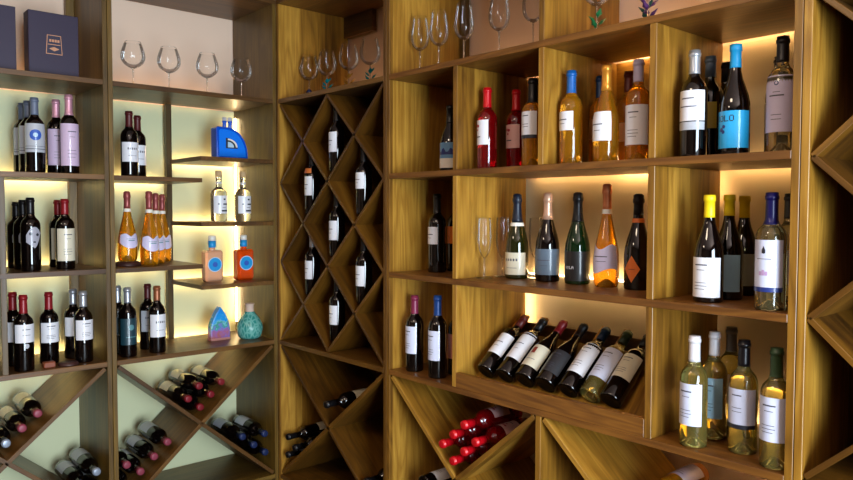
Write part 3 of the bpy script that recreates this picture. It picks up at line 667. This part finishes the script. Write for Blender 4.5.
for (i, j, cap, t) in [(0, 0, 'silvertip', 'silver-capped bottle lying at the bottom of the far-left V'), (1, 0, 'pinktip', 'pink-capped bottle lying in the middle of the far-left V arm'),
                       (2, 0, 'pinktip', 'pink-capped bottle lying highest in the far-left V'), (0, 1, 'silvertip', 'bottle lying on the left arm of the far-left V, at the picture edge')]:
    y, z = vpos(yf, i, j); lying('L', y, z, -.015, .30, 'dark', cap, 'cream', t, 'bottles lying in the far-left V')
for (y, z, t, cp) in [(YP - .0630, .372, 'dark lying bottle tucked under the others by the upright', 'bluetip'), (YP - .1260, .424, 'dark bottle with grey label lying on the far-left lower board', 'bluetip'), (YP - .0650, .4690, 'white-capped lying bottle stacked by the upright at lower left', 'silvertip')]:
    lying('L', y, z, -.02, .30, 'dark', cp, 'greylab', t, 'bottles lying in the lower far-left bin')
# corner rack
xm = XA / 2
lone = lying('R', xm + .070, .7300, -.055, .30, 'dark', 'black', 'cream', 'lone dark bottle lying in the V of the corner rack', None, lab=(.14, .50))
for (x, z, t) in [(.083, .372, 'dark bottle lying lowest in the corner rack side bin'), (.150, .424, 'dark bottle with pale label lying on the corner rack sloping board'), (.085, .4640, 'dark bottle lying on top, in the corner rack side bin')]:
    lying('R', x, z, .0, .30, 'dark', 'black', 'cream', t, 'dark bottles lying in the corner side bin')
lying('R', XA - .083, .372, .0, .30, 'dark', 'black', 'cream', 'dark bottle lying in the right-hand side bin of the corner rack', None)
lying('R', XA - .150, .424, .0, .30, 'dark', 'black', 'cream', 'dark bottle lying higher on the corner rack right-hand sloping board', None)
# red bottles in the long shelf
xr = (XA + XC) / 2 + .005
for (i, j, t) in [(0, 0, 'red rosé bottle lying lowest in the V of the long shelf'), (0, 1, 'red rosé bottle lying on the left arm of the V, its cap furthest left'), (1, 0, 'red rosé bottle lying lowest on the right arm of the V'),
                  (1, 1, 'red rosé bottle lying in the middle of the red pile'), (2, 0, 'red rosé bottle lying highest on the right arm of the V'), (2, 1, 'dark-red bottle crowning the red pile in the V')]:
    x, z = vpos(xr, i, j); lying('R', x, z, -.012, .295, 'red', 'redcap', 'pinkish', t, 'red rosé bottles piled in the V', pr='cherry', lab=(.25, .55))
for (x, z, t) in [(XA + .0850, .380, 'dark bottle lying deepest in the bin left of the red bottles'), (XA + .1480, .4370, 'dark bottle lying second in the bin left of the red bottles'), (XA + .2110, .4940, 'dark bottle with white label lying on the board left of the red bottles')]:
    rb = lying('R', x, z, .01, .30, 'dark', 'black', 'white', t, None, pr='lines', lab=(.15, .55))
    if z > .48:      # this one lies the other way round, its base to the front
        rb.rotation_euler = (Matrix.Rotation(-math.pi / 2, 4, 'X')).to_euler(); rb.location = (x - .012, .035, z + .012)
xs_ = (XC + XE) / 2
for (i, j, t) in [(0, 0, 'rosé bottle lying at the bottom of the right-hand V'), (1, 0, 'rosé bottle lying on the right arm of the right-hand V'), (0, 1, 'rosé bottle lying on the left arm of the right-hand V'), (1, 1, 'amber rosé bottle lying on top in the V below the pale wines')]:
    x, z = vpos(xs_, i, j); lying('R', x, z, .01, .305, 'amber', 'goldcap', 'lilac', t, None, pr='lines', lab=(.12, .5))
# slanted display rack
RK = [(0, 'bord', 'dark', 'maroon', 'white', (.24, .58), 'line', 'dark bottle with white label, leftmost on the slanted rack'),
      (1, 'bord', 'dark', 'black', 'white', (.22, .66), 'line', 'dark bottle with tall white label, second on the slanted rack'),
      (2, 'burg', 'dark', 'redcap2', 'cream', (.14, .48), 'redsquare', 'dark bottle with cream label and small red square on the slanted rack'),
      (3, 'burg', 'dark', 'black', 'charcoal', (.12, .46), 'lines', 'dark bottle with charcoal label in the middle of the slanted rack'),
      (4, 'bord', 'dark', 'navycap', 'white', (.20, .66), 'lines', 'dark bottle with navy capsule and long white label on the slanted rack'),
      (5, 'bord', 'pale', 'greencap', 'palelilac', (.20, .64), 'lines', 'pale white-wine bottle with dark green capsule on the slanted rack'),
      (6, 'bord', 'dark', 'black', 'salmon', (.26, .60), 'lines', 'dark bottle with cream-and-red label, rightmost on the slanted rack')]
for (i, kind, glass, cap, lc, lab, pr, t) in RK:
    R = RAD[kind]; m = Matrix.Rotation(-(math.pi / 2 - TH), 4, 'X')
    bottle(kind, .292, glass, cap, .20, lab, 'cream' if i == 6 else lc, 0, 72, pr, (NECKS[i], P0.y - sa * (R + .001) + .002 * ca, P0.z + ca * (R + .001) + .002 * sa), m.to_euler(), t, 'bottles on the slanted rack')

# ------------------------------------------------------------------ spirits and ornaments on the staggered shelves
def spirit(x, y, z, text):
    root = empty('spirit_bottle', (x, y, z), text, 'bottle', 'clear spirit bottles on the short shelf', (0, 0, math.pi / 2))
    p = [(.006, 0), (.0, .03), (.004, .038), (.012, .0405), (.135, .0405), (.15, .038), (.162, .028), (.17, .017), (.176, .0145), (.215, .0145), (.218, .0165), (.225, .0165), (.225, 0)]
    link('glass_body', lathe(p), M['clearspirit'], root)
    link('stopper', lathe([(.2255, 0), (.2255, .0165), (.255, .0165), (.257, .014), (.257, 0)]), M['cork'], root)
    link('neck_band', lathe([(.19, .0152), (.200, .0152)]), M['greylab'], root)
    L_ = link('label', mesh('label', *wrap(lambda q: .0412, rect_cols(-1.1, 1.1, .040, .130))), M['white'], root)
    link('label_print', mesh('print', *merge([wrap(lambda q: .0418, rect_cols(a, b_, c, d)) for a, b_, c, d in ((.15, .45, .108, .116), (-.55, -.35, .085, .091), (.1, .8, .084, .091), (-.1, .8, .050, .058), (0, .5, .07, .072))])), M['darkink'], L_)
M['clearspirit'] = flat('clear_spirit_glass', (244, 246, 244), .02, trans=.97)
M['cork'] = flat('cork_stopper', (206, 168, 120), .7, var=.1)
spirit(-.17, -.235, 1.5603, 'clear spirit bottle with white label and cork, farther from the corner')
spirit(-.17, -.102, 1.5603, 'clear spirit bottle with white label and cork, nearer the corner')

def gin(x, y, z, mat, text):
    root = empty('liqueur_bottle', (x, y, z), text, 'bottle', None, (0, 0, math.pi / 2))
    me = bev_box(.092, .062, .158, .010)
    o = link('glass_body', me, mat, root, (0, 0, .079)); me.polygons.foreach_set('use_smooth', [False] * len(me.polygons))
    link('neck', lathe([(.157, .016), (.178, .016), (.178, 0)]), mat, root)
    link('neck_seal', lathe([(.172, .0165), (.174, .0185), (.205, .0185), (.2055, 0)]), M['seablue'], root)
    link('stopper', lathe([(.2056, 0), (.2056, .018), (.228, .018), (.231, .014), (.231, 0)]), M['paletag'], root)
    def disc(r, yy, mt, nm):
        n = 32; v = [(0, yy, .088)] + [(r * math.cos(2 * math.pi * k / n), yy, .088 + r * math.sin(2 * math.pi * k / n)) for k in range(n)] + [(r * math.cos(2 * math.pi * k / n), yy + .002, .088 + r * math.sin(2 * math.pi * k / n)) for k in range(n)]
        f = [(0, 1 + k, 1 + (k + 1) % n) for k in range(n)] + [(1 + k, 1 + n + k, 1 + n + (k + 1) % n, 1 + (k + 1) % n) for k in range(n)]
        return link(nm, mesh('disc', v, f), mt, root)
    disc(.037, -.0325, M['skyprint'], 'label_rim'); disc(.033, -.0332, M['seablue'], 'label'); disc(.013, -.0338, M['blueseal'], 'label_print')
M['seablue'] = flat('sea_blue_label', (24, 142, 206), .4)
gin(-.15, -.283, 1.2583, flat('peach_glass', (236, 176, 138), .15, trans=.25), 'square peach-coloured liqueur bottle with round blue label')
gin(-.15, -.112, 1.2583, flat('orange_glass', (222, 74, 12), .15, trans=.25), 'square bright orange liqueur bottle with round blue label')

# blue quarter-round bottle with twin necks
bb = empty('liqueur_bottle', (-.16, -.180, 1.8733), 'vivid blue quarter-round bottle with two small necks on the upper short shelf', 'bottle', None, (0, 0, math.pi / 2))
def blue_outline(s=0.0):
    pts = [(-.085 + s, s), (.088 - s, s)]
    for k in range(0, 13):
        t = k / 12 * math.pi / 2; pts.append((-.035 + (.123 - s) * math.cos(t) ** .9 if k < 12 else -.035, .012 + (.150 - s) * math.sin(t) ** .95))
    pts.append((-.078 + s, .162 - s)); pts.append((-.085 + s, .155 - s))
    return pts
def slab(pts, y0, y1):
    n = len(pts); v = [(x, y0, z) for x, z in pts] + [(x, y1, z) for x, z in pts]
    return v, [tuple(range(n)), tuple(range(2 * n - 1, n - 1, -1))] + [(k, n + k, n + (k + 1) % n, (k + 1) % n) for k in range(n)]
M['blueglass'] = flat('blue_glass', (10, 84, 214), .1, trans=.2, coat=.5)
o = link('glass_body', mesh('quarter', *slab(blue_outline(), -.032, .032)), M['blueglass'], bb)
bv = o.modifiers.new('bevel', 'BEVEL'); bv.width = .006; bv.segments = 3
link('face_panel', mesh('panel', *slab(blue_outline(.014), -.0335, -.031)), flat('bright_blue_face', (22, 120, 236), .2), bb)
for dx in (-.026, .004):
    nk = link('neck', lathe([(.155, .0105), (.185, .0095), (.188, .012), (.195, .012), (.195, 0)]), M['blueglass'], bb, (dx, 0, 0))
    link('stopper', lathe([(.1955, 0), (.1955, .011), (.212, .011), (.214, .008), (.214, 0)]), M['greylab'], nk)
em = [(-.035, .055), (.030, .055)] + [(-.035 + .062 * math.cos(k / 8 * math.pi / 2), .055 + .052 * math.sin(k / 8 * math.pi / 2)) for k in range(1, 9)]
e1 = link('emblem', mesh('emblem', *slab(em, -.0350, -.0334)), M['darkink'], bb)
em2 = [(-.025, .060), (.008, .060)] + [(-.025 + .033 * math.cos(k / 8 * math.pi / 2), .062 + .026 * math.sin(k / 8 * math.pi / 2)) for k in range(1, 9)]
link('emblem_print', mesh('emblem2', *slab(em2, -.0358, -.0349)), M['skyprint'], e1)
arc = [(-.025 + .052 * math.cos(k / 10 * math.pi / 2), .062 + .042 * math.sin(k / 10 * math.pi / 2)) for k in range(0, 11)] + [(-.025 + .043 * math.cos(k / 10 * math.pi / 2), .062 + .034 * math.sin(k / 10 * math.pi / 2)) for k in range(10, -1, -1)]
link('emblem_print', mesh('emblem3', *slab(arc, -.0358, -.0349)), M['paletag'], e1)

# pointed arch ornament
def arch_mat():
    m, nt, p = new_mat('painted_landscape'); N = nt.nodes.new; L = nt.links.new
    tc = N('ShaderNodeTexCoord'); sp = N('ShaderNodeSeparateXYZ'); L(tc.outputs['Object'], sp.inputs[0])
    ns = N('ShaderNodeTexNoise'); ns.inputs['Scale'].default_value = 32; ns.inputs['Detail'].default_value = 3; L(tc.outputs['Object'], ns.inputs['Vector'])
    ad = N('ShaderNodeMath'); ad.operation = 'MULTIPLY_ADD'; L(ns.outputs['Fac'], ad.inputs[0]); ad.inputs[1].default_value = .20
    sb = N('ShaderNodeMath'); sb.operation = 'SUBTRACT'; L(sp.outputs['Z'], sb.inputs[0]); sb.inputs[1].default_value = .10; L(sb.outputs[0], ad.inputs[2])
    mr = N('ShaderNodeMapRange'); mr.inputs['From Min'].default_value = 0; mr.inputs['From Max'].default_value = .17; L(ad.outputs[0], mr.inputs['Value'])
    cr = N('ShaderNodeValToRGB'); cr.color_ramp.interpolation = 'LINEAR'; L(mr.outputs[0], cr.inputs[0]); e = cr.color_ramp.elements
    e[0].position = .0; e[0].color = lin((170, 100, 100)); e[1].position = 1; e[1].color = lin((20, 130, 214))
    for q, c in ((.22, (150, 100, 160)), (.34, (110, 130, 200)), (.45, (60, 150, 130)), (.56, (120, 190, 200)), (.68, (30, 150, 226))):
        k = e.new(q); k.color = lin(c)
    L(cr.outputs[0], p.inputs['Base Color']); p.inputs['Roughness'].default_value = .25; return m
ao = []
for k in range(0, 9): t = k / 8; ao.append((.052 * (1 - t ** 1.7), .055 + .117 * t))
arch_pts = [(-.052, 0), (.052, 0)] + ao[:-1] + [(0, .172)] + [(-x, z) for x, z in reversed(ao[:-1])]
ar = empty('arch_ornament', (-.19, -.232, Z3 + .0003), 'small pointed-arch ornament painted like a blue sky, beside the teal vase', 'ornament', None, (0, 0, math.pi / 2))
o = link('painted_body', mesh('arch', *slab(arch_pts, -.022, .022)), arch_mat(), ar)
bv = o.modifiers.new('bevel', 'BEVEL'); bv.width = .004; bv.segments = 2
link('foot', bev_box(.106, .048, .012), flat('pink_clay', (190, 130, 120), .5), ar, (0, 0, .006))

# teal vase
def vase_mat():
    m, nt, p = new_mat('teal_relief_glaze'); N = nt.nodes.new; L = nt.links.new
    tc = N('ShaderNodeTexCoord'); v = N('ShaderNodeTexVoronoi'); v.feature = 'DISTANCE_TO_EDGE'; v.inputs['Scale'].default_value = 60; mp = N('ShaderNodeMapping'); mp.inputs['Scale'].default_value = (1, 1, .45); L(tc.outputs['Object'], mp.inputs['Vector']); L(mp.outputs[0], v.inputs['Vector'])
    cr = N('ShaderNodeValToRGB'); L(v.outputs['Distance'], cr.inputs[0]); e = cr.color_ramp.elements
    e[0].color = lin((112, 176, 164)); e[0].position = .0; e[1].position = .25; e[1].color = lin((40, 128, 122)); L(cr.outputs[0], p.inputs['Base Color'])
    b_ = N('ShaderNodeBump'); b_.inputs['Strength'].default_value = .4; b_.inputs['Distance'].default_value = .004; b_.invert = True; L(v.outputs['Distance'], b_.inputs['Height']); L(b_.outputs[0], p.inputs['Normal'])
    p.inputs['Roughness'].default_value = .25; return m
va = empty('teal_vase', (-.13, -.090, Z3 + .0003), 'round teal vase with leafy relief and a pale neck, beside the corner', 'vase')
link('vase_body', lathe(smooth_profile([(0, .044), (.012, .057), (.045, .066), (.072, .064), (.102, .050), (.128, .030), (.140, .023)], 3) + [(.140, .018), (.10, .03), (.02, .03), (.004, 0)], 32), vase_mat(), va)
link('vase_neck', lathe([(.139, .0222), (.150, .021), (.172, .021), (.178, .026), (.181, .026), (.181, .020), (.139, .018)], 32), flat('pale_clay', (206, 178, 160), .6, var=.05), va)

# low dark discs under and beside bottles
def puck(x, y, z, r, h, text):
    o = link('round_coaster', lathe([(0, 0), (0, r), (h * .3, r * 1.0), (h * .9, r * .86), (h, r * .80), (h, 0)], 32), M['leather'], None, (x, y, z))
    tag(o, text, 'coaster')
M['leather'] = flat('dark_red_brown_leather', (58, 30, 26), .45, var=.1)
na = [r for r in ROWS if 'standing apart' in r[-1]][0]
puck(na[1], na[2], na[3] - .0018, .058, .0208, 'dark round stand under the lone heart-labelled bottle')

puck(-.05, -.985, Z3 + .0002, .040, .014, 'low dark round coaster on the shelf between red-capped and silver-capped bottles')
ck = link('wooden_block', bev_box(.035, .045, .024, .003), flat('reddish_wood_block', (128, 62, 30), .5), None, (-.05, -1.062, Z3 + .0123))
tag(ck, 'small reddish-brown block in front of the lone red-capped bottle', 'block')

# ------------------------------------------------------------------ stemware
def shell(outer, t=.0009):
    return outer + [(z - (0 if k else 0), max(r - t, .0002)) for k, (z, r) in enumerate(reversed(outer))]
def glass(kind, x, y, z, text, group, charm=None):
    root = empty('wine_glass', (x, y, z + .0003), text, 'glass', group)
    if kind == 'balloon': H, R, zb = .205, .0515, .085; bowl = [(zb, .004), (zb + .008, .022), (zb + .025, .043), (zb + .048, .053), (zb + .072, .052), (zb + .095, .045), (H, .036)]; foot = .034
    elif kind == 'goblet': H, zb = .228, .105; bowl = [(zb, .004), (zb + .008, .022), (zb + .025, .040), (zb + .048, .047), (zb + .075, .046), (zb + .10, .040), (H, .034)]; foot = .034
    elif kind == 'tulip': H, zb = .245, .105; bowl = [(zb, .004), (zb + .006, .016), (zb + .022, .032), (zb + .045, .0385), (zb + .070, .0385), (zb + .10, .034), (H, .028)]; foot = .036
    else: H, zb = .228, .075; bowl = [(zb, .003), (zb + .010, .012), (zb + .035, .022), (zb + .07, .0265), (zb + .10, .026), (H, .0235)]; foot = .031
    b2 = smooth_profile(bowl, 3)
    link('bowl', lathe([(zb, 0)] + b2 + [(H + .0009, b2[-1][1] - .0002), (H + .0009, b2[-1][1] - .0014), (H - .0012, b2[-1][1] - .0014)], 32), M['glassware'], root)
    link('stem', lathe([(.004, 0), (.004, .006), (.012, .0035), (zb * .5, .0028), (zb - .002, .0034), (zb + .001, .005), (zb + .001, 0)], 12), M['stemglass'], root)
    link('foot', lathe([(0, 0), (0, foot), (.0012, foot), (.004, foot * .25), (.005, 0)], 32), M['glassware'], root)
    if charm:
        kind_, mat = charm
        if kind_ == 'ball': link('stem_ornament', lathe([(.030, 0), (.033, .010), (.045, .017), (.058, .010), (.061, 0)], 16), mat, root)
        else:
            parts = []
            rnd = random.Random(int(x * 1000))
            for q in range(7):
                a = q * 2.4; zc = .030 + .008 * q; rr = .012
                c = Vector((rr * math.cos(a), rr * math.sin(a), zc)); u = Vector((math.cos(a), math.sin(a), .9)).normalized(); w = Vector((-math.sin(a), math.cos(a), 0)); n = u.cross(w)
                v = [c - u * .012, c + w * .008, c + u * .016, c - w * .008, c + n * .004, c - n * .004]
                v = [Vector((0, 0, .052)) + (q_ - Vector((0, 0, .052))) * 1.35 for q_ in v]
                f = [(0, 1, 4), (1, 2, 4), (2, 3, 4), (3, 0, 4), (1, 0, 5), (2, 1, 5), (3, 2, 5), (0, 3, 5)]
                parts.append(([tuple(p) for p in v], f))
            link('stem_ornament', mesh('sprig', *merge(parts)), mat, root)
    return root
M['stemglass'] = flat('solid_stem_glass', (250, 246, 240), .03, trans=.95)
TEAL = flat('teal_enamel', (20, 130, 140), .25); NAVY = flat('navy_enamel', (30, 40, 80), .25); GOLD = flat('gold_ornament', (200, 150, 60), .3, .6); GREENE = flat('green_enamel', (30, 120, 70), .3); PURP = flat('purple_enamel', (80, 40, 90), .3); DGREEN = flat('dark_green_enamel', (20, 70, 60), .3)
for y, t in ((-.670, 'balloon glass on the top shelf, leftmost of four'), (-.503, 'balloon glass on the top shelf, second from the far upright'), (-.313, 'balloon glass on the top shelf, third towards the corner'), (-.132, 'balloon glass in front of the side panel by the corner')):
    glass('balloon', -.12, y, Z0, t, 'balloon glasses on the left top shelf')
for x, t, c in ((.071, 'goblet with a navy ball on its stem, nearest the corner', ('ball', NAVY)), (.235, 'goblet with a teal sprig on its stem, second from the corner', ('sprig', TEAL)),
                (.420, 'goblet with a golden stem ornament on the corner rack', ('sprig', GOLD)), (.590, 'goblet with a large teal leaf ornament beside the long shelf', ('sprig', TEAL))):
    glass('goblet', x, .15, Z0, t, 'ornamented goblets on the corner rack', c)
for x, t in ((.935, 'tall wine glass closest to the left upright of the top shelf'), (1.085, 'tall wine glass on the top shelf, second from the left upright'), (1.230, 'tall wine glass on the top shelf, in the middle of five'), (1.416, 'tall wine glass cut by the picture top, fourth of five'), (1.580, 'tall wine glass cut by the picture top, beside the partition')):
    glass('tulip', max(x, .968), .125, Z0, t, 'tall wine glasses on the long top shelf')
glass('goblet', 1.853, .12, Z0, 'glass with a green sprig ornament on its stem, right of the partition', None, ('sprig', GREENE))
glass('goblet', 2.020, .15, Z0, 'glass with a dark green stem ornament, seen only by its stem', None, ('sprig', DGREEN))
glass('goblet', 2.077, .060, Z0, 'glass with a purple stem ornament, furthest right on the top shelf', None, ('sprig', PURP))
for x, y, t in ((1.362, .11, 'champagne flute nearest the partition'), (1.367, .205, 'champagne flute standing left of the cream-labelled bottle'), (1.474, .275, 'champagne flute behind the cream-labelled bottle')):
    glass('flute', x, y, Z2, t, 'champagne flutes on the middle shelf')

# ------------------------------------------------------------------ gift boxes on the far left top shelf
def gift(y, text, w=.195):
    root = empty('gift_box', (-.12, y, Z0 + .0003), text, 'box', 'navy gift boxes', (0, 0, math.pi / 2))
    H = .268
    link('box_body', bev_box(w, .075, H, .002), M['navybox'], root, (0, 0, H / 2))
    e = [(-.032, .095), (.032, .095), (.027, .175), (-.027, .175)]
    e1 = link('emblem', mesh('emblem', *slab(e, -.0392, -.0374)), M['goldprint'], root)
    e = [(-.029, .098), (.029, .098), (.0245, .172), (-.0245, .172)]
    e2 = link('emblem_panel', mesh('emblem', *slab(e, -.0397, -.0391)), M['navyink2'], e1)
    link('emblem_print', mesh('emblem', *merge([slab([(-.019 + k * .0105, .146), (-.011 + k * .0105, .146), (-.011 + k * .0105, .157), (-.019 + k * .0105, .157)], -.0402, -.0396) for k in range(4)]
        + [slab([(-.024, .134), (.024, .134), (.024, .137), (-.024, .137)], -.0402, -.0396), slab([(-.02, .118), (0, .108), (.02, .118), (0, .126)], -.0402, -.0396)])), M['goldprint'], e1)
M['navybox'] = flat('navy_card', (40, 28, 54), .55, var=.03); M['goldprint'] = flat('gold_print', (196, 140, 104), .4, .2); M['navyink2'] = flat('dark_navy_print', (30, 28, 56), .5)
gift(-1.010, 'navy gift box with a gold emblem, beside the upright on the top shelf')
gift(-1.250, 'navy gift box cut off by the left picture edge')
